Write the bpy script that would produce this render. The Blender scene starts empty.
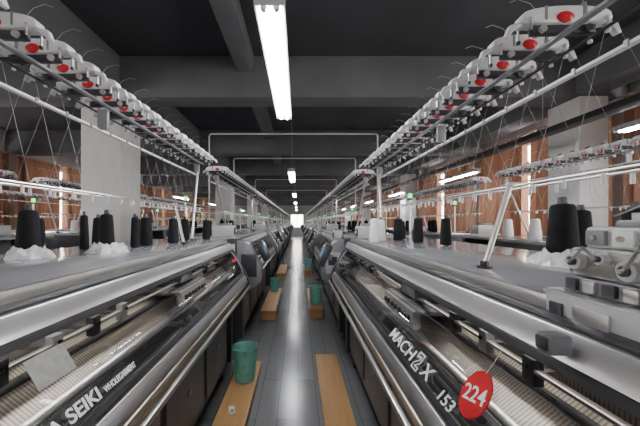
import bpy, bmesh, math, random
from mathutils import Vector, Matrix
random.seed(7)
SC = bpy.context.scene
COL = SC.collection

# ------------------------------------------------------------------ materials
def new_mat(name):
    m = bpy.data.materials.new(name); m.use_nodes = True
    nt = m.node_tree; nt.nodes.clear()
    out = nt.nodes.new('ShaderNodeOutputMaterial')
    return m, nt, out

def pmat(name, col, rough=0.5, metal=0.0, noise=0.12, nscale=8.0, bump=0.0, emit=0.0, emcol=None, spec=0.5, trans=0.0):
    m, nt, out = new_mat(name)
    b = nt.nodes.new('ShaderNodeBsdfPrincipled')
    nt.links.new(b.outputs[0], out.inputs[0])
    b.inputs['Roughness'].default_value = rough
    b.inputs['Metallic'].default_value = metal
    b.inputs['Specular IOR Level'].default_value = spec
    tc = nt.nodes.new('ShaderNodeTexCoord')
    nz = nt.nodes.new('ShaderNodeTexNoise'); nz.inputs['Scale'].default_value = nscale
    nz.inputs['Detail'].default_value = 4
    nt.links.new(tc.outputs['Object'], nz.inputs['Vector'])
    r = nt.nodes.new('ShaderNodeValToRGB')
    c0 = [max(0, c*(1-noise)) for c in col]; c1 = [min(1, c*(1+noise)) for c in col]
    r.color_ramp.elements[0].color = (*c0, 1); r.color_ramp.elements[1].color = (*c1, 1)
    r.color_ramp.elements[0].position = .3; r.color_ramp.elements[1].position = .7
    nt.links.new(nz.outputs['Fac'], r.inputs[0]); nt.links.new(r.outputs[0], b.inputs['Base Color'])
    if bump:
        bp = nt.nodes.new('ShaderNodeBump'); bp.inputs['Strength'].default_value = bump
        bp.inputs['Distance'].default_value = 0.01
        nt.links.new(nz.outputs['Fac'], bp.inputs['Height']); nt.links.new(bp.outputs[0], b.inputs['Normal'])
    if emit:
        b.inputs['Emission Color'].default_value = (*(emcol or col), 1)
        b.inputs['Emission Strength'].default_value = emit
    if trans:
        tr = nt.nodes.new('ShaderNodeBsdfTransparent'); mx = nt.nodes.new('ShaderNodeMixShader'); mx.inputs[0].default_value = trans
        nt.links.new(b.outputs[0], mx.inputs[1]); nt.links.new(tr.outputs[0], mx.inputs[2]); nt.links.new(mx.outputs[0], out.inputs[0])
    return m

M = {}
M['alu'] = pmat('satin_aluminium', (.70,.69,.68), .28, .85, .02, 10)
M['steel'] = pmat('polished_steel', (.58,.56,.53), .26, .8, .04, 20)
M['bronze'] = pmat('warm_metal', (.46,.39,.31), .34, .6, .05, 12)
M['dark'] = pmat('dark_painted_metal', (.05,.05,.056), .35, .2, .2, 10)
M['black'] = pmat('black_plastic', (.015,.015,.018), .45, 0, .2, 10)
M['grey'] = pmat('grey_paint', (.24,.24,.26), .4, .1, .1, 6)
M['lgrey'] = pmat('light_grey_enamel', (.52,.52,.53), .35, .1, .06, 6)
M['table'] = pmat('grey_laminate', (.37,.36,.39), .14, .0, .04, 3)
M['white'] = pmat('white_plastic', (.76,.76,.77), .35, 0, .03, 10)
M['letter'] = pmat('white_lettering', (.95,.95,.95), .5, 0, .0, 10, 0, .25, (1,1,1))
M['red'] = pmat('red_plastic', (.80,.012,.02), .4, 0, .05, 10)
M['dred'] = pmat('dark_red_plastic', (.60,.012,.02), .4, 0, .05, 10)
M['wire'] = pmat('spring_wire', (.6,.6,.62), .3, .6, .02, 10)
M['thread'] = pmat('thin_yarn', (.5,.5,.52), .8, 0, .05, 10)
M['yarn'] = pmat('black_yarn', (.009,.009,.012), .85, 0, .2, 60, .2, spec=.25)
M['yarnw'] = pmat('white_yarn', (.82,.82,.82), .9, 0, .05, 60, .3)
M['core'] = pmat('cardboard_core', (.08,.08,.09), .7, 0, .1, 10)
M['bag'] = pmat('white_plastic_film', (.85,.86,.88), .25, 0, .06, 20, .3, trans=.12)
M['paper'] = pmat('printed_paper', (.40,.40,.39), .7, 0, .2, 40)
M['green'] = pmat('green_lamp', (.02,.8,.15), .3, 0, .05, 5, 0, 4.0)
M['teal'] = pmat('green_basket_plastic', (.26,.64,.56), .3, 0, .18, 25, trans=.45)
M['screen'] = pmat('lcd_screen', (.05,.09,.14), .15, 0, .2, 10, 0, .4, (.15,.3,.45))
M['frame'] = pmat('white_window_frame', (.6,.6,.6), .4, 0, .05, 5)
M['wall'] = pmat('painted_wall', (.42,.42,.44), .8, 0, .08, 2)
M['pillar'] = pmat('pillar_paint', (.80,.79,.79), .7, 0, .02, 2)
M['ceil'] = pmat('dark_ceiling_paint', (.06,.062,.074), .85, 0, .15, 1.5)
M['beam'] = pmat('beam_paint', (.13,.134,.15), .8, 0, .12, 1.5)
M['pipe'] = pmat('white_conduit', (.66,.66,.66), .4, 0, .05, 5)
M['tube'] = pmat('fluorescent_tube', (1,1,1), .4, 0, 0, 5, 0, 90.0, (.95,.97,1))
M['refl'] = pmat('white_reflector_glow', (.9,.9,.9), .4, 0, .02, 5, 0, .8, (.9,.95,1))  # tube light bouncing off the reflector is put in as its own glow
M['doorwhite'] = pmat('white_door_paint', (.7,.72,.75), .5, 0, .05, 3)
M['inner_fill'] = pmat('interior_fill_strip', (1,1,1), .4, 0, 0, 5, 0, 10.0, (1,.95,.88))  # emission for the added strip that lifts the dark machine interior

def glass_mat(name, tint, base):
    m, nt, out = new_mat(name)
    tr = nt.nodes.new('ShaderNodeBsdfTransparent'); tr.inputs[0].default_value = (tint,tint*.985,tint*.97,1)
    gl = nt.nodes.new('ShaderNodeBsdfGlossy'); gl.inputs['Roughness'].default_value = .015
    gl.inputs[0].default_value = (.95,.95,.95,1)
    lw = nt.nodes.new('ShaderNodeLayerWeight'); lw.inputs[0].default_value = .5
    pw = nt.nodes.new('ShaderNodeMath'); pw.operation = 'POWER'; pw.inputs[1].default_value = 3.0
    nt.links.new(lw.outputs['Facing'], pw.inputs[0])
    mt = nt.nodes.new('ShaderNodeMath'); mt.operation = 'MULTIPLY_ADD'
    mt.inputs[1].default_value = .8; mt.inputs[2].default_value = base; mt.use_clamp = True
    nt.links.new(pw.outputs[0], mt.inputs[0])
    mx = nt.nodes.new('ShaderNodeMixShader')
    nt.links.new(mt.outputs[0], mx.inputs[0]); nt.links.new(tr.outputs[0], mx.inputs[1]); nt.links.new(gl.outputs[0], mx.inputs[2])
    nt.links.new(mx.outputs[0], out.inputs[0])
    return m
M['glass'] = glass_mat('clear_acrylic', .76, .08)
M['smoke'] = glass_mat('smoky_acrylic', .30, .07)

def needle_mat():
    m, nt, out = new_mat('needle_bed_metal')
    b = nt.nodes.new('ShaderNodeBsdfPrincipled'); nt.links.new(b.outputs[0], out.inputs[0])
    b.inputs['Metallic'].default_value = .55; b.inputs['Roughness'].default_value = .35
    tc = nt.nodes.new('ShaderNodeTexCoord')
    w = nt.nodes.new('ShaderNodeTexWave'); w.inputs['Scale'].default_value = 30; w.bands_direction = 'X'
    nt.links.new(tc.outputs['Object'], w.inputs['Vector'])
    r = nt.nodes.new('ShaderNodeValToRGB')
    r.color_ramp.elements[0].color = (.26,.225,.18,1); r.color_ramp.elements[1].color = (.60,.55,.48,1)
    nt.links.new(w.outputs['Fac'], r.inputs[0]); nt.links.new(r.outputs[0], b.inputs['Base Color'])
    return m
M['needle'] = needle_mat()

def wood_mat():
    m, nt, out = new_mat('orange_plywood')
    b = nt.nodes.new('ShaderNodeBsdfPrincipled'); nt.links.new(b.outputs[0], out.inputs[0])
    b.inputs['Roughness'].default_value = .55
    tc = nt.nodes.new('ShaderNodeTexCoord')
    mp = nt.nodes.new('ShaderNodeMapping'); mp.inputs['Scale'].default_value = (30, 2, 30)
    nt.links.new(tc.outputs['Object'], mp.inputs[0])
    nz = nt.nodes.new('ShaderNodeTexNoise'); nz.inputs['Scale'].default_value = 1.5; nz.inputs['Detail'].default_value = 6
    nt.links.new(mp.outputs[0], nz.inputs['Vector'])
    r = nt.nodes.new('ShaderNodeValToRGB')
    r.color_ramp.elements[0].color = (.32,.16,.055,1); r.color_ramp.elements[1].color = (.52,.30,.12,1)
    nt.links.new(nz.outputs['Fac'], r.inputs[0]); nt.links.new(r.outputs[0], b.inputs['Base Color'])
    return m
M['wood'] = wood_mat()

def floor_mat():
    m, nt, out = new_mat('grey_plank_floor')
    b = nt.nodes.new('ShaderNodeBsdfPrincipled'); nt.links.new(b.outputs[0], out.inputs[0])
    tc = nt.nodes.new('ShaderNodeTexCoord')
    mp = nt.nodes.new('ShaderNodeMapping'); mp.inputs['Rotation'].default_value = (0, 0, math.pi/2)
    nt.links.new(tc.outputs['Object'], mp.inputs[0])
    br = nt.nodes.new('ShaderNodeTexBrick')
    br.inputs['Color1'].default_value = (.16,.16,.165,1); br.inputs['Color2'].default_value = (.215,.213,.215,1)
    br.inputs['Mortar'].default_value = (.09,.09,.095,1)
    br.inputs['Scale'].default_value = 1.0; br.inputs['Mortar Size'].default_value = .003
    br.inputs['Brick Width'].default_value = 1.1; br.inputs['Row Height'].default_value = .15
    nt.links.new(mp.outputs[0], br.inputs['Vector'])
    mp2 = nt.nodes.new('ShaderNodeMapping'); mp2.inputs['Scale'].default_value = (14, 2, 1)
    nt.links.new(tc.outputs['Object'], mp2.inputs[0])
    nz = nt.nodes.new('ShaderNodeTexNoise'); nz.inputs['Scale'].default_value = 2.0; nz.inputs['Detail'].default_value = 4
    nt.links.new(mp2.outputs[0], nz.inputs['Vector'])
    mx = nt.nodes.new('ShaderNodeMixRGB'); mx.blend_type = 'MULTIPLY'; mx.inputs[0].default_value = .15
    nt.links.new(br.outputs['Color'], mx.inputs[1]); nt.links.new(nz.outputs['Fac'], mx.inputs[2])
    nt.links.new(mx.outputs[0], b.inputs['Base Color'])
    b.inputs['Roughness'].default_value = .20; b.inputs['Specular IOR Level'].default_value = .4
    return m
M['floor'] = floor_mat()

def curtain_mat():
    m, nt, out = new_mat('orange_curtain_cloth')
    d = nt.nodes.new('ShaderNodeBsdfDiffuse'); t = nt.nodes.new('ShaderNodeBsdfTranslucent')
    tc = nt.nodes.new('ShaderNodeTexCoord')
    nz = nt.nodes.new('ShaderNodeTexNoise'); nz.inputs['Scale'].default_value = 200
    nt.links.new(tc.outputs['Object'], nz.inputs['Vector'])
    r = nt.nodes.new('ShaderNodeValToRGB')
    r.color_ramp.elements[0].color = (.24,.13,.088,1); r.color_ramp.elements[1].color = (.28,.155,.105,1)
    nt.links.new(nz.outputs['Fac'], r.inputs[0])
    nt.links.new(r.outputs[0], d.inputs[0]); nt.links.new(r.outputs[0], t.inputs[0])
    mx = nt.nodes.new('ShaderNodeMixShader'); mx.inputs[0].default_value = .18
    nt.links.new(d.outputs[0], mx.inputs[1]); nt.links.new(t.outputs[0], mx.inputs[2]); nt.links.new(mx.outputs[0], out.inputs[0])
    return m
M['curtain'] = curtain_mat()

# ------------------------------------------------------------------ mesh builder
class MB:
    def __init__(s):
        s.bm = bmesh.new(); s.mats = []
    def _add(s, tb, m, T=None, smooth=True, recalc=True):
        if m not in s.mats: s.mats.append(m)
        i = s.mats.index(m)
        if T is not None: bmesh.ops.transform(tb, matrix=T, verts=tb.verts)
        if recalc: bmesh.ops.recalc_face_normals(tb, faces=tb.faces)
        for f in tb.faces: f.material_index = i; f.smooth = smooth
        me = bpy.data.meshes.new('tmp'); tb.to_mesh(me); tb.free()
        s.bm.from_mesh(me); bpy.data.meshes.remove(me)
        return s
    def box(s, x0,x1,y0,y1,z0,z1, m, bev=0, T=None, seg=2):
        tb = bmesh.new(); bmesh.ops.create_cube(tb, size=1)
        for v in tb.verts:
            v.co = Vector((x0+(v.co.x+.5)*(x1-x0), y0+(v.co.y+.5)*(y1-y0), z0+(v.co.z+.5)*(z1-z0)))
        if bev: bmesh.ops.bevel(tb, geom=list(tb.edges), offset=bev, segments=seg, affect='EDGES', profile=.5)
        return s._add(tb, m, T)
    def sheet(s, prof, x0, x1, m, cols=1):
        tb = bmesh.new(); g = []
        for (u,z) in prof: g.append([tb.verts.new((x0+(x1-x0)*c/cols, u, z)) for c in range(cols+1)])
        for a, b in zip(g, g[1:]):
            for c in range(cols): tb.faces.new((a[c],a[c+1],b[c+1],b[c]))
        return s._add(tb, m, None, True, False)
    def cyl(s, p0, p1, r0, m, r1=None, seg=12, T=None):
        p0 = Vector(p0); p1 = Vector(p1); r1 = r0 if r1 is None else r1
        tb = bmesh.new(); L = (p1-p0).length
        bmesh.ops.create_cone(tb, cap_ends=True, segments=seg, radius1=r0, radius2=r1, depth=L)
        q = Vector((0,0,1)).rotation_difference((p1-p0).normalized())
        bmesh.ops.transform(tb, matrix=Matrix.Translation((p0+p1)/2) @ q.to_matrix().to_4x4(), verts=tb.verts)
        return s._add(tb, m, T)
    def prism(s, prof, x0, x1, m, bev=0, T=None):
        tb = bmesh.new()
        a = [tb.verts.new((x0, u, z)) for u, z in prof]; b = [tb.verts.new((x1, u, z)) for u, z in prof]
        n = len(prof)
        tb.faces.new(a); tb.faces.new(b[::-1])
        for i in range(n): tb.faces.new((a[i], b[i], b[(i+1)%n], a[(i+1)%n]))
        bmesh.ops.recalc_face_normals(tb, faces=tb.faces)
        if bev: bmesh.ops.bevel(tb, geom=list(tb.edges), offset=bev, segments=2, affect='EDGES', profile=.5)
        return s._add(tb, m, T)
    def lathe(s, prof, m, seg=20, T=None, closed=False):
        tb = bmesh.new(); rings = []
        for r, z in prof:
            rings.append([tb.verts.new((r*math.cos(2*math.pi*k/seg), r*math.sin(2*math.pi*k/seg), z)) for k in range(seg)])
        for a, b in zip(rings, rings[1:]):
            for k in range(seg): tb.faces.new((a[k], a[(k+1)%seg], b[(k+1)%seg], b[k]))
        if closed:
            tb.faces.new(rings[0][::-1]); tb.faces.new(rings[-1])
        return s._add(tb, m, T)
    def sweep(s, pts, r, m, seg=6, T=None):
        pts = [Vector(p) for p in pts]; tb = bmesh.new(); rings = []
        for i, p in enumerate(pts):
            d = (pts[min(i+1,len(pts)-1)] - pts[max(i-1,0)]).normalized()
            ref = Vector((0,0,1)) if abs(d.z) < .9 else Vector((1,0,0))
            a = d.cross(ref).normalized(); b = d.cross(a)
            rings.append([tb.verts.new(p + a*r*math.cos(2*math.pi*k/seg) + b*r*math.sin(2*math.pi*k/seg)) for k in range(seg)])
        for a, b in zip(rings, rings[1:]):
            for k in range(seg): tb.faces.new((a[k], a[(k+1)%seg], b[(k+1)%seg], b[k]))
        tb.faces.new(rings[0][::-1]); tb.faces.new(rings[-1])
        return s._add(tb, m, T)
    def done(s, name, ang=38):
        me = bpy.data.meshes.new(name); s.bm.to_mesh(me); s.bm.free()
        for m in s.mats: me.materials.append(M[m])
        me.set_sharp_from_angle(angle=math.radians(ang))
        return me

def link(name, data, mat=None, parent=None, **props):
    o = bpy.data.objects.new(name, data); COL.objects.link(o)
    if parent is not None: o.parent = parent
    if mat is not None: o.matrix_local = mat
    for k, v in props.items():
        if v is not None: o[k] = v
    return o
def TR(x, y, z, rz=0, s=1): return Matrix.Translation((x,y,z)) @ Matrix.Rotation(rz,4,'Z') @ Matrix.Scale(s,4)

def text_mesh(body, size, mat, ext=.0008, width=None, bold=.008, shear=0):
    cu = bpy.data.curves.new('txt', 'FONT'); cu.body = body; cu.size = size; cu.extrude = ext; cu.offset = size*bold; cu.shear = shear
    o = bpy.data.objects.new('txt', cu); COL.objects.link(o)
    bpy.context.view_layer.update()
    dg = bpy.context.evaluated_depsgraph_get()
    me = bpy.data.meshes.new_from_object(o.evaluated_get(dg)); me.name = 'lettering'
    bpy.data.objects.remove(o); me.materials.clear(); me.materials.append(M[mat])
    if width:
        mx = max(v.co.x for v in me.vertices); me.transform(Matrix.Diagonal((width/mx,1,1,1)))
    return me
def outline_two(size):
    pts = [(.10,.50),(.14,.72),(.58,.72),(.50,.36),(.22,.14),(.52,.14),(.50,.0),(.0,.0),(.04,.20),(.36,.44),(.40,.58),(.26,.58),(.24,.50)]
    b = MB(); n = len(pts)
    for i in range(n):
        p = Vector(pts[i])*size; q = Vector(pts[(i+1)%n])*size
        b.sweep([(p.x,p.y,.0005),(q.x,q.y,.0005)], .0024, 'letter', 4)
    return b.done('lettering')

# ------------------------------------------------------------------ knitting machine template (local x = length, y = depth, z up)
L = 2.85
GX0, GX1 = .12, L-.07
P = dict
def part(name, mesh, mat=None, label=None, kids=(), tag=None):
    return P(name=name, mesh=mesh, mat=mat or Matrix.Identity(4), label=label, kids=list(kids), tag=tag)

SL = Vector((0,.14,.24)).normalized()
TL = .245
def bulge(t): return .015*math.sin(math.pi*max(0,min(1,t/TL)))
def glass_matrix(x, t, off=.004):
    base = Vector((x, .05, .93)) + SL*t
    nrm = Vector((0,-SL.z, SL.y)); base += nrm*off
    return Matrix(((1,0,0,base.x),(0,SL.y,nrm.y,base.y),(0,SL.z,nrm.z,base.z),(0,0,0,1)))

def build_template():
    T = []
    b = MB(); b.box(.02,L-.02,.20,.95,.10,.78,'dark',.01)
    for i in range(4):
        x0 = .12+i*.67; b.box(x0,x0+.6,.188,.2,.16,.62,'grey',.004)
        b.cyl((x0+.3,.186,.4),(x0+.3,.178,.4),.018,'lgrey')
    b.box(.05,L-.05,.12,.2,.66,.78,'bronze',.01)
    for x in (.15,L-.15):
        for y in (.26,.88):
            b.cyl((x,y,0),(x,y,.02),.05,'black'); b.cyl((x,y,.02),(x,y,.11),.018,'steel')
    T.append(part('base_frame', b.done('base_frame'), label='dark lower cabinet on levelling feet'))
    for (prof,m) in (([(-.012,.797),(-.012,.817),(.002,.820),(.002,.795)],'alu'),
                     ([(.016,.812),(.006,.858),(.03,.866),(.05,.82)],'bronze'),
                     ([(.008,.868),(.030,.914),(.056,.914),(.06,.868)],'alu')):
        b = MB(); b.prism(prof,.03,L-.03,m,.0015)
        for x in (.06,L-.10): b.box(x,x+.04,.0,.14,prof[0][1]+.008,prof[0][1]+.02,'dark')
        T.append(part('front_bar', b.done('front_bar')))
    b = MB()
    b.prism([(.06,.80),(.06,.84),(.20,.70),(.20,.66)], .06, L-.06, 'bronze', .003)
    T.append(part('fabric_tray', b.done('fabric_tray')))
    prof = [(.0,.76),(.0,.84),(.03,.93),(.152,1.140),(.19,1.17),(.215,1.20),(.97,1.212),(.97,.12),(.16,.12),(.16,.66)]
    for (xa,xb,xc) in ((0,.12,0),(L-.07,L,L)):
        b = MB(); b.prism(prof, xa, xb, 'dark', .004)
        s = -1 if xc == 0 else 1
        def bx(a1,a2,*r): 
            lo, hi = sorted((xc+s*a1, xc+s*a2)); b.box(lo,hi,*r)
        bx(0,.004,.3,.8,.3,.9,'grey',.001)
        for k in range(8): bx(.003,.008,.36,.74,.36+k*.045,.375+k*.045,'black')
        bx(0,.03,.24,.60,.96,1.16,'lgrey',.008); bx(.03,.034,.27,.45,1.0,1.12,'dark',.001)
        for k in range(4): bx(.03,.036,.48+k*.025,.495+k*.025,1.04,1.055,'red' if k==0 else 'white',.001)
        T.append(part('end_cover', b.done('end_cover'), label='dark end housing with service panel'))
    hp = [(-.045,.74),(-.055,.80),(-.045,.92),(.085,1.155),(.15,1.195),(.215,1.205),(.215,.70),(.05,.66)]
    b = MB(); b.prism(hp, -.02, .13, 'grey', .010); b.prism([(-.048,.80),(-.040,.915),(-.044,.917),(-.055,.805)], .0,.11,'lgrey')
    b.box(-.026,-.018,.0,.17,.80,1.05,'dark',.003)
    T.append(part('end_housing', b.done('end_housing'), label='bulky grey end housing', tag='H'))
    b = MB(); b.prism(hp, L-.16, L+.02, 'grey', .010); b.box(L+.018,L+.026,.0,.17,.80,1.05,'lgrey',.003); b.box(L+.025,L+.030,.03,.13,.90,1.0,'dark',.002)
    b.box(L-.14,L-.02,.10,.20,1.20,1.30,'lgrey',.01); b.box(L-.12,L-.04,.092,.102,1.22,1.28,'dark',.002)
    T.append(part('end_housing', b.done('end_housing'), label='bulky grey end housing with small control box', tag='H'))
    b = MB()
    def sl(t, off): 
        v = Vector((0,.05,.93))+SL*t+Vector((0,-SL.z,SL.y))*off; return (v.y, v.z)
    TS = .062
    N = 12
    b.sheet([sl(TS+(TL-TS)*i/N, .002+bulge(TS+(TL-TS)*i/N)) for i in range(N+1)], GX0, GX1, 'glass')
    kids = [part('glass_panel', b.done('glass_panel', 80), label='clear glossy curved acrylic window')]
    b = MB(); b.sheet([sl(TS*i/5, .002+bulge(TS*i/5)) for i in range(6)], GX0, GX1, 'smoke')
    kids.append(part('cover_sill', b.done('cover_sill', 80), label='smoky lower acrylic band carrying white lettering'))
    b = MB(); b.prism([sl(-.016,-.006),sl(.004,-.006),sl(.004,.008),sl(-.016,.008)], GX0, GX1, 'dark', .0015)
    kids.append(part('cover_edge', b.done('cover_edge')))
    for x in (GX0, GX1-.012):
        b = MB(); pr = [sl(TL*i/N, .007+bulge(TL*i/N)) for i in range(N+1)] + [sl(TL*i/N, -.004+bulge(TL*i/N)) for i in range(N,-1,-1)]
        b.prism(pr, x, x+.008, 'alu')
        kids.append(part('cover_stile', b.done('cover_stile')))
    LO = .017
    kids.append(part('lettering', text_mesh('MACH', .060, 'letter', width=.245, shear=.25), glass_matrix(1.91,.012,LO-.002), tag='R'))
    kids.append(part('lettering', outline_two(.076), glass_matrix(2.163,.006,LO-.002), tag='R', label='stylised outlined numeral'))
    kids.append(part('lettering', text_mesh('X', .060, 'letter', width=.068, shear=.25), glass_matrix(2.220,.012,LO-.002), tag='R'))
    kids.append(part('lettering', text_mesh('153', .044, 'letter', width=.080, shear=.25), glass_matrix(2.335,.006,LO-.002), tag='R'))
    kids.append(part('lettering', text_mesh('SHIMA SEIKI', .046, 'letter', width=.275, bold=.016), glass_matrix(.462,.020,LO-.002), tag='L'))
    kids.append(part('lettering', text_mesh('WHOLEGARMENT', .024, 'letter', width=.15), glass_matrix(.755,.022,LO-.002), tag='L'))
    kids.append(part('lettering', text_mesh('MACH2X', .040, 'red'), glass_matrix(L-.26,.13,LO), tag='L'))
    T.append(part('front_cover', None, label='sloping see-through cover', kids=kids))
    b = MB(); XE = L-.005
    b.prism([(.148,1.128),(.156,1.146),(.176,1.150),(.172,1.128)], .005, XE, 'black', .0015)
    b.prism([(.154,1.148),(.182,1.198),(.212,1.201),(.212,1.148)], .005, XE, 'alu', .003)
    b.prism([(.190,1.199),(.190,1.206),(.222,1.213),(.222,1.199)], .005, XE, 'dark', .001)
    T.append(part('cover_rail', b.done('cover_rail'), label='broad pale aluminium top rail'))
    b = MB()
    b.prism([(.165,.912),(.30,1.02),(.30,.99),(.175,.89)], .12, GX1, 'needle')
    b.prism([(.10,.86),(.165,.912),(.175,.89),(.12,.84)], .12, GX1, 'dark')
    b.prism([(.34,1.02),(.54,.88),(.52,.86),(.34,.99)], .12, GX1, 'needle')
    b.prism([(.08,.84),(.085,.87),(.12,.88),(.12,.84)], .12, GX1, 'steel', .002)
    b.prism([(.165,.918),(.160,.930),(.176,.944),(.182,.932)], .12, GX1, 'alu', .002)
    b.prism([(.250,.986),(.246,.998),(.262,1.010),(.268,.998)], .12, GX1, 'dark', .002)
    T.append(part('needle_bed', b.done('needle_bed'), label='ribbed brass-toned needle bed'))
    for (u,z) in ((.20,1.075),(.27,1.115),(.37,1.135)):
        b = MB(); b.box(.12,GX1,u-.009,u+.009,z-.004,z+.004,'alu',.0015)
        T.append(part('feeder_rail', b.done('feeder_rail')))
    b = MB(); b.box(.12,GX1,.56,.6,.78,1.2,'lgrey',.004); b.box(.12,GX1,.22,.56,1.190,1.2,'lgrey')
    T.append(part('inner_panel', b.done('inner_panel')))
    b = MB(); b.box(.2,L-.2,.235,.25,1.176,1.188,'inner_fill',.002)  # glowing strip added under the shelf to light the needle bed
    T.append(part('interior_fill', b.done('interior_fill'), label='thin glowing strip added to brighten the interior'))
    for i in range(9):
        b = MB(); x = .30+i*.16 if i < 6 else 2.12+(i-6)*.17
        b.box(x-.018,x+.018,.19,.215,1.04,1.10,'lgrey' if i%2 else 'dark',.003); b.box(x-.008,x+.008,.21,.3,1.06,1.07,'steel',.002)
        b.cyl((x,.2,1.04),(x,.26,1.0),.004,'steel'); b.cyl((x,.188,1.08),(x,.183,1.08),.006,'black',seg=8)
        T.append(part('yarn_feeder', b.done('yarn_feeder')))
    b = MB(); cx = 1.72
    b.box(cx-.22,cx+.22,.15,.48,1.03,1.05,'grey',.006); b.box(cx-.2,cx+.2,.135,.17,.97,1.045,'lgrey',.008)
    b.box(cx-.12,cx+.12,.19,.4,1.05,1.12,'dark',.010); b.box(cx-.08,cx+.08,.184,.19,1.065,1.105,'lgrey',.002)
    for k in (-.16,-.11,-.05,0,.05,.11,.16): b.cyl((cx+k,.134,1.01),(cx+k,.124,1.01),.012,'black')
    b.cyl((cx,.28,1.12),(cx,.28,1.16),.03,'alu')
    T.append(part('carriage', b.done('carriage'), label='grey cam carriage'))
    b = MB(); b.box(-.01,L+.01,.225,1.0,1.214,1.24,'table',.002); b.box(-.012,L+.012,.217,.232,1.210,1.2425,'alu',.001)
    T.append(part('table_top', b.done('table_top'), label='pale grey laminate top shelf'))
    for (xb,xt,zt,ub,ut,r) in ((.42,.14,1.86,.42,.47,.012),(2.07,2.10,1.53,.33,.40,.009),(L-.36,L-.06,1.86,.42,.47,.010)):
        b = MB()
        b.cyl((xb,ub,1.24),(xb,ub,1.246),.024,'black',seg=20)
        b.cyl((xb,ub,1.246),(xb,ub,1.265),r*1.5,'black')
        b.sweep([(xb,ub,1.25),(xb+(xt-xb)*.5,(ub+ut)/2,1.25+(zt-1.25)*.5),(xt,ut,zt)], r, 'alu', 12)
        b.box(xt-.010,xt+.010,ut-.012,ut+.02,zt-.012,zt+.004,'lgrey',.003)
        T.append(part('stand_post', b.done('stand_post'), label='slanted silver upright'))
    b = MB(); b.box(0,L,.490,.510,1.834,1.845,'white',.003)
    for i in range(20): b.box(.03+i*.147,.04+i*.147,.486,.49,1.830,1.849,'grey')
    T.append(part('guide_rail', b.done('guide_rail'), label='slim white guide rail'))
    b = MB(); b.box(0,L,.43,.452,1.934,1.944,'grey',.003); b.box(0,L,.53,.540,1.936,1.944,'dark',.003)
    for x in (.14,L/2,L-.06): b.box(x-.010,x+.010,.452,.50,1.84,1.935,'grey',.003)
    for i in range(10): b.box(.1+i*.29,.12+i*.29,.45,.53,1.936,1.943,'dark')
    T.append(part('tension_rail', b.done('tension_rail')))
    for u in (.40,.47):
        b = MB(); b.cyl((.1,u,1.52),(L-.1,u,1.52),.004,'alu',seg=8)
        for i in range(24): b.cyl((.15+i*.108,u,1.515),(.15+i*.108,u,1.49),.005,'white',seg=6)
        T.append(part('eyelet_rail', b.done('eyelet_rail')))
    b = MB(); top = []; bot = []
    for k in range(13):
        a = math.pi*k/12
        top.append((-.120*math.cos(a), .012+.034*math.sin(a)**.6)); bot.append((-.120*math.cos(a), .006-.008*math.sin(a)))
    b.prism(top+bot[::-1], -.021,.021,'white',.005)
    b.box(-.0225,.0225,.040,.052,.006,.047,'grey',.002); b.box(-.0225,.0225,-.060,-.052,.006,.045,'grey',.002)
    b.box(-.012,.012,.055,.085,.040,.052,'dark',.003)
    b.box(-.010,.010,-.085,.085,-.024,.0,'dark',.003)
    b.prism([(-.116,.010),(-.144,.002),(-.154,-.024),(-.144,-.028),(-.132,-.010),(-.112,.0)],-.009,.009,'white',.002)
    b.prism([(.116,.010),(.144,.002),(.154,-.024),(.144,-.028),(.132,-.010),(.112,.0)],-.009,.009,'lgrey',.002)
    b.box(-.030,.030,.094,.106,.004,.012,'lgrey',.003); b.box(-.030,.030,-.106,-.094,.004,.012,'lgrey',.003)
    for x in (-.027,.027):
        for u in (-.10,.10):
            b.cyl((x,u,.008),(x,u,-.032),.003,'wire',seg=8); b.cyl((x,u,-.026),(x,u,-.034),.006,'white' if u > 0 else 'black',seg=8)
    b.cyl((-.018,.060,-.014),(.018,.060,-.014),.010,'black',seg=14); b.cyl((-.018,-.060,-.014),(.018,-.060,-.014),.010,'wire',seg=12)
    b.cyl((0,.06,.04),(0,.06,.064),.006,'grey',seg=10)
    tu = b.done('tension_unit', 50)
    b = MB(); R = Matrix.Translation((0,-.006,.013)) @ Matrix.Rotation(math.radians(90),4,'Y') @ Matrix.Diagonal((.8,1.25,1,1))
    b.lathe([(.001,.0245),(.016,.0245),(.0185,.0225),(.0185,-.0225),(.016,-.0245),(.001,-.0245)],'dred',22,R)
    disc = b.done('tension_disc')
    b = MB(); b.sweep([(0,.06,.06),(0,.05,.11),(.0,.01,.155),(.0,-.03,.168),(0,-.055,.158)], .0008, 'wire', 5)
    ant = b.done('spring_arm')
    b = MB(); b.sweep([(0,.12,-.0),(0,.02,-.42),(0,.0,-.43)], .0007, 'thread', 4)
    b.sweep([(0,.15,.0),(.02,.28,-.30),(.03,.34,-.46)], .0006, 'thread', 4)
    th = b.done('yarn_thread')
    n = 21
    for i in range(n):
        x = .06+i*(L-.12)/(n-1)
        T.append(part('tension_unit', tu, Matrix.Translation((x,.45,1.972)) @ Matrix.Rotation(.05*math.sin(i*2.3),4,'Z') @ Matrix.Scale(1.05,4), kids=[
            part('tension_disc', disc, label='flat red oval disc'), part('spring_arm', ant), part('yarn_thread', th)]))
    b = MB(); R = Matrix.Translation((.10,-.06,1.08)) @ Matrix.Rotation(math.radians(-25),4,'X')
    b.box(-.14,.14,-.03,.03,-.11,.11,'dark',.012,R); b.box(-.03,.03,.03,.08,-.03,.03,'grey',.004,R)
    kid = MB(); kid.box(-.10,.10,-.034,-.029,-.04,.08,'screen',.001,R)
    T.append(part('control_panel', b.done('control_panel'), label='dark tilted operator panel', kids=[part('screen', kid.done('screen'))]))
    b = MB(); b.box(.01,.17,.26,.50,1.24,1.36,'lgrey',.012); b.box(.03,.15,.252,.262,1.26,1.34,'dark',.003)
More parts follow.
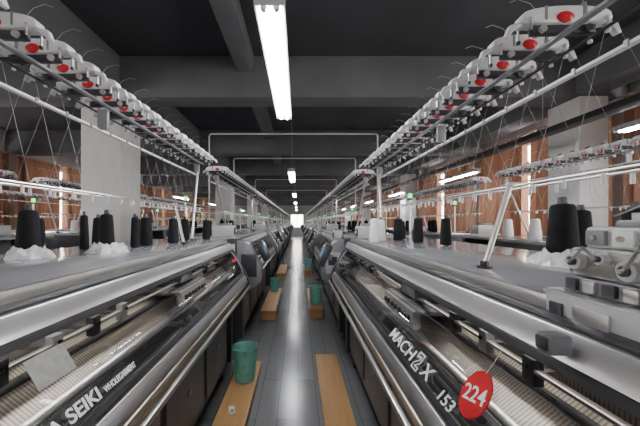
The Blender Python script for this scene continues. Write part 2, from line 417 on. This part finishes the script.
    for k in range(3): b.cyl((.05+k*.035,.252,1.30),(.05+k*.035,.244,1.30),.009,'white' if k else 'red',seg=12)
    b.box(.04,.14,.30,.44,1.36,1.385,'grey',.006)
    T.append(part('control_box', b.done('control_box'), label='grey control housing with push buttons'))
    b = MB(); b.cyl((.05,.8,1.24),(.05,.8,1.62),.010,'alu'); b.cyl((.05,.8,1.62),(.05,.8,1.64),.022,'black')
    k = MB(); k.lathe([(.02,1.64),(.02,1.675),(.014,1.685),(.001,1.686)],'green',14,Matrix.Translation((.05,.8,0)))
    T.append(part('signal_lamp', b.done('signal_lamp'), kids=[part('lamp_cap', k.done('lamp_cap'), label='glowing green cap')]))
    return T

TPL = build_template()

def join_template(T, skip=()):
    bm = bmesh.new(); mats = []
    def rec(p, mt):
        mt = mt @ p['mat']
        if p['name'] in skip: return
        if p['mesh'] is not None:
            me = p['mesh'].copy(); me.transform(mt)
            idx = []
            for m in me.materials:
                if m not in mats: mats.append(m)
                idx.append(mats.index(m))
            for f in me.polygons: f.material_index = idx[f.material_index]
            bm.from_mesh(me); bpy.data.meshes.remove(me)
        for k in p['kids']: rec(k, mt)
    for p in T: rec(p, Matrix.Identity(4))
    out = bpy.data.meshes.new('knitting_machine'); bm.to_mesh(out); bm.free()
    for m in mats: out.materials.append(m)
    return out
FAR = join_template(TPL, skip=('yarn_thread','lettering','screen','interior_fill'))

GROUP = 'flat knitting machines in the workshop rows'
def machine(mt, full=True, label='grey flat knitting machine with clear cover and bulky ends', extra=None, side='L', maxx=99, first=False):
    if not full:
        return link('knitting_machine', FAR, mt, label=label, category='machine', group=GROUP)
    root = link('knitting_machine', None, mt, label=label, category='machine', group=GROUP)
    root.empty_display_size = .2
    def rec(p, par):
        t = p['tag']
        if t == 'H':
            if first: return
        elif t and t != side: return
        if p['name'] == 'tension_unit' and p['mat'].translation.x > maxx: return
        o = link(p['name'], p['mesh'], p['mat'], par, label=p['label'])
        for k in p['kids']: rec(k, o)
    for p in TPL: rec(p, root)
    if extra:
        for p in extra: rec(p, root)
    return root

RX, LX = .32, -.45
PITCH = 3.3
def Lmat(front, y0): return TR(front, y0, 0, math.pi/2)
def Rmat(front, y1): return TR(front, y1, 0, -math.pi/2)

def near_extra():
    E = []
    b = MB(); a, c, f = 2.45, 2.80, .245
    b.box(a-.01,c,f-.005,.56,1.2425,1.252,'steel',.002)
    b.box(a+.005,c,f+.025,.54,1.252,1.285,'grey',.005)
    b.box(a+.012,c,f+.040,.52,1.285,1.345,'lgrey',.006)
    b.box(a+.03,c-.02,f+.055,.50,1.345,1.390,'lgrey',.007)
    b.box(a+.06,c-.08,f+.09,.44,1.390,1.404,'grey',.004)
    b.box(a+.03,c-.02,f-.030,f-.022,1.165,1.252,'lgrey',.003)
    b.box(a+.045,a+.075,f-.036,f-.030,1.175,1.235,'dark',.002); b.box(a+.10,a+.17,f-.036,f-.030,1.200,1.24,'alu',.002)
    for k in range(6): b.cyl((a+.04+k*.045,f-.029,1.178),(a+.04+k*.045,f-.034,1.178),.004,'steel',seg=10)
    b.box(a+.02,c,f-.022,f+.005,1.243,1.254,'alu',.002)
    # plates, rollers, levers and screws on the aisle face
    b.prism([(f+.030,1.288),(f+.030,1.342),(f+.040,1.342),(f+.040,1.288)], a+.02,a+.30,'steel',.002)
    for (x,r,z) in ((a+.045,.017,1.318),(a+.100,.011,1.328),(a+.150,.018,1.312),(a+.205,.011,1.328),(a+.255,.017,1.318)):
        b.cyl((x,f+.032,z),(x,f+.016,z),r,'lgrey',seg=26); b.cyl((x,f+.017,z),(x,f+.010,z),r*.55,'dark',seg=18); b.cyl((x,f+.011,z),(x,f+.004,z),r*.22,'alu',seg=10)
    b.sweep([(a+.045,f+.012,1.318),(a+.075,f+.008,1.348),(a+.10,f+.012,1.328)],.0035,'alu',8)
    b.sweep([(a+.15,f+.012,1.312),(a+.18,f+.006,1.352),(a+.205,f+.012,1.328)],.0035,'alu',8)
    for k in range(7): b.box(a+.025+k*.040,a+.050+k*.040,f+.016,f+.026,1.257,1.281,'alu' if k%2 else 'dark',.002)
    for k in range(5): b.box(a+.04+k*.055,a+.08+k*.055,f+.046,f+.056,1.352,1.383,'white' if k%2 else 'grey',.002); b.cyl((a+.06+k*.055,f+.047,1.367),(a+.06+k*.055,f+.040,1.367),.006,'steel',seg=10)
    b.cyl((a+.09,.36,1.404),(a+.09,.36,1.418),.016,'lgrey',seg=20); b.cyl((a+.17,.34,1.404),(a+.17,.34,1.424),.005,'steel'); b.sweep([(a+.17,.34,1.42),(a+.14,.30,1.43),(a+.12,.27,1.41)],.002,'wire',6)
    # face toward the shelf
    b.cyl((a-.004,f+.07,1.268),(a-.004,.50,1.268),.011,'steel',seg=18)
    b.box(a+.004,a+.013,f+.055,.51,1.292,1.340,'alu',.002)
    for u in (.33,.38,.43,.48): b.cyl((a+.008,u,1.316),(a-.004,u,1.316),.011,'dark',seg=16); b.cyl((a-.004,u,1.316),(a-.008,u,1.316),.004,'alu',seg=8)
    for u in (.32,.38,.44): b.box(a+.022,a+.031,u,u+.04,1.352,1.384,'grey' if u<.4 else 'white',.002)
    for u in (.315,.495):
        for z in (1.298,1.334): b.cyl((a+.006,u,z),(a+.001,u,z),.003,'dark',seg=8)
    E.append(part('drive_head', b.done('drive_head'), label='grey metal yarn drive head with rollers and plates'))
    b = MB(); b.box(L-.275,L-.24,.120,.160,1.165,1.20,'grey',.005); b.box(L-.27,L-.245,.115,.121,1.172,1.195,'dark',.002)
    E.append(part('sensor_box', b.done('sensor_box'), label='small dark grey sensor box'))
    return E

machine(Lmat(LX, .05), True, 'grey flat knitting machine with sloped clear cover beside the aisle', side='L', first=True)
machine(Rmat(RX, 3.15), True, 'grey flat knitting machine with clear cover and hanging red number tag', near_extra(), side='R', maxx=2.28, first=True)
for i in range(1, 9):
    full = i <= 2
    machine(Lmat(LX, .05+PITCH*i + .05), full)
    machine(Rmat(RX, 3.15+PITCH*i), full, side='R')
for i in range(0, 8):
    machine(Rmat(-4.0, 3.2+PITCH*i+.6), i < 1, side='R')
    machine(Lmat(2.95, .9+PITCH*i), i < 2)
for i in range(0, 7):
    machine(Lmat(-5.3, 2.2+PITCH*i), False)

# ------------------------------------------------------------------ yarn cones
def cone_mesh(m):
    b = MB()
    b.lathe([(.03,0),(.044,.002),(.050,.010),(.0505,.03),(.048,.07),(.0445,.11),(.041,.155),(.0385,.178),(.034,.186),(.018,.190)], m, 32)
    return b.done('yarn_cone', 60)
def core_mesh():
    b = MB(); b.lathe([(.018,.180),(.014,.208),(.010,.211),(.010,.198)], 'core', 14)
    return b.done('cone_core')
CB, CW, CC = cone_mesh('yarn'), cone_mesh('yarnw'), core_mesh()
ZT = 1.2405
def cone(x, y, white=False, s=1.0, w=1.0, kids=True, grp='yarn cones on machine shelves', bag=False):
    lab = 'white yarn cone standing on a machine shelf' if white else ('black yarn cone rising from a crumpled white bag' if bag else 'black yarn cone standing on a machine shelf')
    m = Matrix.Translation((x,y,ZT)) @ Matrix.Diagonal((s*w,s*w,s,1))
    o = link('yarn_cone', CW if white else CB, m, label=lab, category='yarn cone', group=grp)
    if kids: link('cone_core', CC, None, o)
    return o
def crumple(name, prof, seed, mat, seg=40, a1=.16, a2=.10):
    rnd = random.Random(seed); tb = bmesh.new(); rings = []
    for j, (r, z) in enumerate(prof):
        ring = []
        for k in range(seg):
            a = 2*math.pi*k/seg
            rr = r*(1+a1*math.sin(a*3+seed)+a2*math.sin(a*7+seed*2+j)+.06*rnd.uniform(-1,1)) if j < 3 else r*(1+.04*rnd.uniform(-1,1))
            zz = z if j == 0 else max(.002, z+.008*math.sin(a*5+seed+j)*(j<5)+.006*rnd.uniform(-1,1))
            ring.append(tb.verts.new((rr*math.cos(a), rr*math.sin(a), zz)))
        rings.append(ring)
    for a, b2 in zip(rings, rings[1:]):
        for k in range(seg): tb.faces.new((a[k],a[(k+1)%seg],b2[(k+1)%seg],b2[k]))
    b = MB(); b._add(tb, mat); return b.done(name, 25)
def bag(x, y, seed, s=1):
    me = crumple('plastic_bag', [(.088,0.0),(.085,.009),(.075,.020),(.064,.034),(.058,.050),(.057,.046)], seed, 'bag')
    link('plastic_bag', me, TR(x,y,ZT,0,s), label='thin crumpled white plastic bag around a yarn cone base', category='plastic bag')

for (x,y,s,w,bg) in [(-1.2,1.38,1.12,.82,1),(-1.22,1.77,1.05,.45,0),(-1.0,1.62,1.06,.72,1),(-1.01,1.92,1.0,.5,0),(-1.03,2.1,1.0,.8,0),
                   (-.95,2.36,.98,.8,0),(-1.0,2.74,.98,.8,0),(-.84,2.84,.95,.75,0),(-1.32,2.05,1.0,.75,0),(-1.25,2.4,.98,.7,0),(-1.36,1.62,.95,.75,0),(-1.3,2.68,.98,.8,0)]:
    cone(x, y, s=s, w=w, bag=bool(bg))
    if bg: bag(x, y, int(y*100), .98)
bag(-1.1,1.86,8,.75)
for (x,y,s,w,bg,wh) in [(.99,1.16,1.20,.84,1,0),(1.24,1.36,1.12,.8,0,0),(1.23,1.13,1.1,.8,0,0),(.93,2.40,1.0,.8,0,0),(.86,2.66,.98,.85,0,0),(.95,2.86,.9,.9,0,0),
                   (.60,2.42,.98,.85,0,1),(.70,2.62,.95,.85,0,1),(1.0,2.1,.98,.75,0,0)]:
    cone(x, y, white=bool(wh), s=s, w=w, bag=bool(bg))
    if bg: bag(x, y, 33, 1.06)
for i in range(1, 6):
    y0 = .1+PITCH*i
    for k in range(7):
        cone(-.98-.28*random.random(), y0+.35+k*.34+random.uniform(-.03,.03), white=random.random()<.3, s=random.uniform(.85,1.0), w=random.uniform(.6,1), kids=i<3)
        cone(.86+.3*random.random(), y0+.45+k*.36+random.uniform(-.03,.03), white=random.random()<.35, s=random.uniform(.85,1.0), w=random.uniform(.6,1), kids=i<3)
for i in range(0, 4):
    for k in range(6):
        cone(-3.25-.2*random.random(), 1.3+PITCH*i+k*.42, white=random.random()<.4, kids=False)
        cone(2.1+.2*random.random(), 1.15+PITCH*i+k*.42, white=random.random()<.4, kids=False)

# ------------------------------------------------------------------ tag, boards, bins
def tag():
    root_m = Rmat(RX, 3.15) @ glass_matrix(2.462,.088,.0225)
    b = MB(); b.lathe([(.001,0),(.042,0),(.043,.001),(.042,.003),(.001,.003)],'red',40,Matrix.Diagonal((1.05,1.30,1,1)))
    o = link('number_tag', b.done('number_tag'), root_m, label='round red plastic tag numbered 224 hanging on the clear cover', category='tag')
    t = text_mesh('224', .050, 'letter', .0006, width=.070, bold=.006)
    link('lettering', t, Matrix.Rotation(.25,4,'Z') @ Matrix.Translation((-.035,-.018,.0038)), o)
    b = MB(); b.sweep([(0,.052,.004),(.002,.08,.002),(0,.115,.0)], .001, 'white', 5); link('hanging_cord', b.done('hanging_cord'), None, o)
tag()
b = MB(); b.box(0,.11,0,.07,0,.001,'paper')
link('paper_sheet', b.done('paper_sheet'), Lmat(LX,.05) @ glass_matrix(.60,.12,.020), label='white printed sheet taped to the clear cover', category='paper')

def board(x0,x1,y0,y1,h=.08):
    b = MB(); b.box(x0,x1,y0,y1,h-.022,h,'wood',.003)
    b.box(x0+.01,x1-.01,y0+.02,y0+.05,0,h-.022,'wood'); b.box(x0+.01,x1-.01,y1-.05,y1-.02,0,h-.022,'wood'); b.box(x0+.005,x0+.02,y0+.05,y1-.05,0,h-.022,'wood'); b.box(x1-.02,x1-.005,y0+.05,y1-.05,0,h-.022,'wood')
    link('wooden_board', b.done('wooden_board'), label='low orange plywood step board on the floor by a machine', category='board', group='step boards along the aisle')
for args in [(-.56,-.345,1.2,2.95,.08),(.175,.38,1.3,3.1,.08),(-.53,-.31,4.4,5.9,.14),(.17,.37,4.5,5.9,.14),(-.53,-.31,7.6,9.2,.14),(.17,.37,8.0,9.3,.14)]: board(*args)

BN = MB()
BN.lathe([(.001,0),(.078,0),(.08,.004),(.10,.26),(.105,.263),(.106,.272),(.099,.272),(.097,.26),(.076,.008),(.001,.008)],'teal',28)
for z2 in (.07,.14,.21): 
    r = .081+.02*z2/.27; BN.lathe([(r,z2-.003),(r+.002,z2),(r,z2+.003)],'teal',28)
BNM = BN.done('waste_basket')
def bin_(x,y,z,s=1):
    link('waste_basket', BNM, TR(x,y,z,y,s), label='translucent green plastic waste basket on a wooden board', category='basket', group='green waste baskets')
bin_(-.445,2.60,.0805,1.03); bin_(-.43,5.7,.1405,.85); bin_(.27,4.8,.1405,1.0); bin_(.27,8.3,.1405)
b = MB(); b.box(-.02,.02,-.045,.045,0,.014,'white',.005); b.box(-.012,.012,-.03,0,.0135,.015,'grey')
link('remote_control', b.done('remote_control'), TR(-.46,2.16,.0805,.3), label='small white handheld remote lying on the board', category='remote')

# ------------------------------------------------------------------ room
XW0, XW1, Y0, Y1, H = -7.0, 4.4, -3.0, 31.0, 3.6
def struct(name, me, **k): return link(name, me, kind='structure', **k)
b = MB(); b.box(XW0-.3,XW1+.3,Y0-.3,Y1+.3,-.1,0,'floor'); struct('floor', b.done('floor'))
b = MB(); b.box(XW0-.3,XW1+.3,Y0-.3,Y1+.3,H,H+.1,'ceil'); struct('ceiling', b.done('ceiling'))
BAY = 3.3
wins = [(.85+BAY*i+.35, .85+BAY*i+BAY-.35) for i in range(-1, 9)]
def sidewall(name, xa, xb):
    b = MB(); b.box(xa,xb,Y0,Y1,0,.95,'wall'); b.box(xa,xb,Y0,Y1,2.95,H,'wall')
    prev = Y0
    for (a,c) in wins: b.box(xa,xb,prev,a,.95,2.95,'wall'); prev = c
    b.box(xa,xb,prev,Y1,.95,2.95,'wall')
    struct(name, b.done(name))
sidewall('wall_left', XW0-.24, XW0); sidewall('wall_right', XW1, XW1+.24)
b = MB(); b.box(XW0,XW1,Y0-.2,Y0,0,H,'wall'); struct('wall_back', b.done('wall_back'))
b = MB(); b.box(XW0,-.75,Y1,Y1+.2,0,H,'wall'); b.box(.55,XW1,Y1,Y1+.2,0,H,'wall'); b.box(-.75,.55,Y1,Y1+.2,2.2,H,'wall')
struct('wall_front', b.done('wall_front'))
b = MB(); b.box(-.75,-.69,Y1,Y1+.2,0,2.2,'doorwhite'); b.box(.49,.55,Y1,Y1+.2,0,2.2,'doorwhite'); b.box(-.69,.49,Y1,Y1+.2,2.12,2.2,'doorwhite')
b.box(-.69,-.12,Y1+.08,Y1+.12,0,.9,'doorwhite'); b.box(-.08,.49,Y1+.08,Y1+.12,0,.9,'doorwhite'); b.box(-.12,-.08,Y1+.08,Y1+.12,0,2.12,'doorwhite')
struct('door_1', b.done('door_1'))
n = 1
for side, xc in (('l', XW0-.12), ('r', XW1+.12)):
    for (a,c) in wins:
        b = MB()
        for (p,q) in ((a,a+.06),(c-.06,c),((a+c)/2-.03,(a+c)/2+.03)): b.box(xc-.03,xc+.03,p,q,.95,2.95,'frame')
        for (p,q) in ((.95,1.01),(2.89,2.95),(2.3,2.35)): b.box(xc-.03,xc+.03,a,c,p,q,'frame')
        struct('window_%d' % n, b.done('window')); n += 1
def curtain_mesh(seed):
    rnd = random.Random(seed); tb = bmesh.new(); W = 1.32; Hh = 2.15; nx = 190; nz = 12; g = []
    ph = rnd.uniform(0,6)
    for j in range(nz+1):
        t = j/nz; row = []
        for i in range(nx+1):
            s = i/nx
            flare = .8+.3*(1-t)
            an = s*2*math.pi*9+ph+.15*math.sin(t*3+s*5)*(1-t)+.5*math.sin(s*11+ph)
            off = .105*flare*math.sin(an)*(1+.15*math.sin(s*17+ph))
            row.append(tb.verts.new((off, s*W, t*Hh)))
        g.append(row)
    for j in range(nz):
        for i in range(nx): tb.faces.new((g[j][i],g[j][i+1],g[j+1][i+1],g[j+1][i]))
    b = MB(); b._add(tb,'curtain'); return b.done('curtain', 170)
CM = [curtain_mesh(i) for i in range(3)]
k = 0
for xc in (XW0+.19, XW1-.19):
    for (a,c) in wins[1:]:
        for yy in (a-.30, a-.30+1.32+(.20 if k % 4 == 0 else .44)):
            o = link('curtain', CM[k%3], Matrix.Translation((xc,yy,.85)), label='orange-brown pleated curtain drawn partly over a window', category='curtain', group='orange window curtains'); k += 1
    b = MB(); b.cyl((xc,Y0+.5,3.03),(xc,Y1-.5,3.03),.015,'grey',seg=8)
    link('curtain_rod', b.done('curtain_rod'), label='long grey curtain rod above the windows', category='curtain rod')
for i in range(5):
    y = 4.05+6.6*i if i < 4 else 4.05-6.6
    for (xa,xb) in ((-2.84,-2.32),(3.68,4.06)):
        b = MB(); b.box(xa,xb,y,y+.52,0,3.05,'pillar',.01)
        struct('trim_%d' % (100+n), b.done('pillar'), label='square painted concrete pillar'); n += 1
b_i = 1
for i in range(-1, 9):
    y = 4.1+3.3*i
    b = MB(); b.box(XW0,XW1,y,y+.35,3.05,H,'beam',.01); struct('trim_%d' % b_i, b.done('ceiling_beam'), label='transverse concrete ceiling beam'); b_i += 1
for (xa,xb,z) in ((-2.8,-2.36,3.1),(3.68,4.06,3.1),(-.80,-.58,3.38)):
    b = MB(); b.box(xa,xb,Y0,Y1,z,H,'beam',.01); struct('trim_%d' % b_i, b.done('ceiling_beam'), label='long concrete ceiling beam'); b_i += 1

def lamp_meshes():
    LL = 1.5
    b = MB()
    b.prism([(-.03,.07),(.03,.07),(.065,.03),(.07,0),(.062,0),(.055,.022),(-.055,.022),(-.062,0),(-.07,0),(-.065,.03)], 0, LL, 'lgrey')
    b.box(-.004,.0,-.07,.07,0,.06,'lgrey'); b.box(LL,LL+.004,-.07,.07,0,.06,'lgrey')
    body = b.done('lamp_housing')
    b = MB(); b.box(.01,LL-.01,-.054,.054,.017,.021,'refl'); refl = b.done('reflector')
    tubes = []
    for u in (-.028,.028):
        b = MB(); b.cyl((.03,u,.002),(LL-.03,u,.002),.0145,'tube',seg=10); b.cyl((.012,u,.002),(.03,u,.002),.015,'alu',seg=10); b.cyl((LL-.03,u,.002),(LL-.012,u,.002),.015,'alu',seg=10)
        tubes.append(b.done('lamp_tube'))
    rods = []
    for x in (.25,LL-.25):
        b = MB(); b.cyl((x,0,.07),(x,0,1.25),.005,'grey',seg=6); rods.append(b.done('hanging_rod'))
    return body, refl, tubes, rods
LB, LR, LTu, LRod = lamp_meshes()
def lamp(x, y, z=2.35):
    o = link('ceiling_lamp', LB, TR(x,y,z,math.pi/2), label='white twin-tube fluorescent lamp hanging over an aisle', category='lamp', group='hanging fluorescent lamps')
    link('reflector', LR, None, o)
    for r in LRod: link('hanging_rod', r, None, o)
    for t in LTu: link('lamp_tube', t, None, o)
for i in range(-1, 6): lamp(-.125, 1.36+4.5*i)
for i in range(-1, 6): lamp(3.40, 1.78+4.1*i)
for i in range(0, 6): lamp(-4.65, 2.6+4.5*i)

for j, (y,z,zb) in enumerate(((4.75,2.75,1.242),(6.575,2.75,0),(9.875,2.75,0),(13.175,2.75,0))):
    b = MB(); xa, xb = -1.36, 1.22
    b.sweep([(xa,y,zb),(xa,y,z-.03),(xa+.01,y,z-.01),(xa+.03,y,z),(xb-.03,y,z),(xb-.01,y,z-.01),(xb,y,z-.03),(xb,y,zb)], .012, 'pipe', 8)
    b.box(xa-.04,xa+.04,y-.03,y+.03,zb,zb+.07,'white',.005); b.box(xb-.04,xb+.04,y-.03,y+.03,zb,zb+.07,'white',.005)
    link('conduit_frame', b.done('conduit_frame'), label='white pipe conduit crossing over the aisle between machines', category='pipe', group='white conduit frames over the aisle')
b = MB(); b.box(2.85,3.0,Y0+.2,Y1-.2,2.42,2.48,'black',.005)
for i in range(10): b.cyl((2.92,.5+3.2*i,2.48),(2.92,.5+3.2*i,3.6),.006,'grey',seg=6)
link('cable_tray', b.done('cable_tray'), label='black cable tray hung below the dark ceiling', category='cable tray')

# ------------------------------------------------------------------ world, camera
w = bpy.data.worlds.new('World'); SC.world = w; w.use_nodes = True
nt = w.node_tree; bg = nt.nodes['Background']
bg.inputs[0].default_value = (1,.95,.87,1); bg.inputs[1].default_value = 14.0

cam = bpy.data.cameras.new('Camera'); co = bpy.data.objects.new('Camera', cam); COL.objects.link(co)
cam.sensor_width = 36; cam.lens = 310*36/640
co.location = (0,0,1.4); co.rotation_euler = (math.pi/2,0,0)
cam.shift_x = (320-298)/640; cam.shift_y = (222-213)/640
cam.clip_start = .05
SC.camera = co
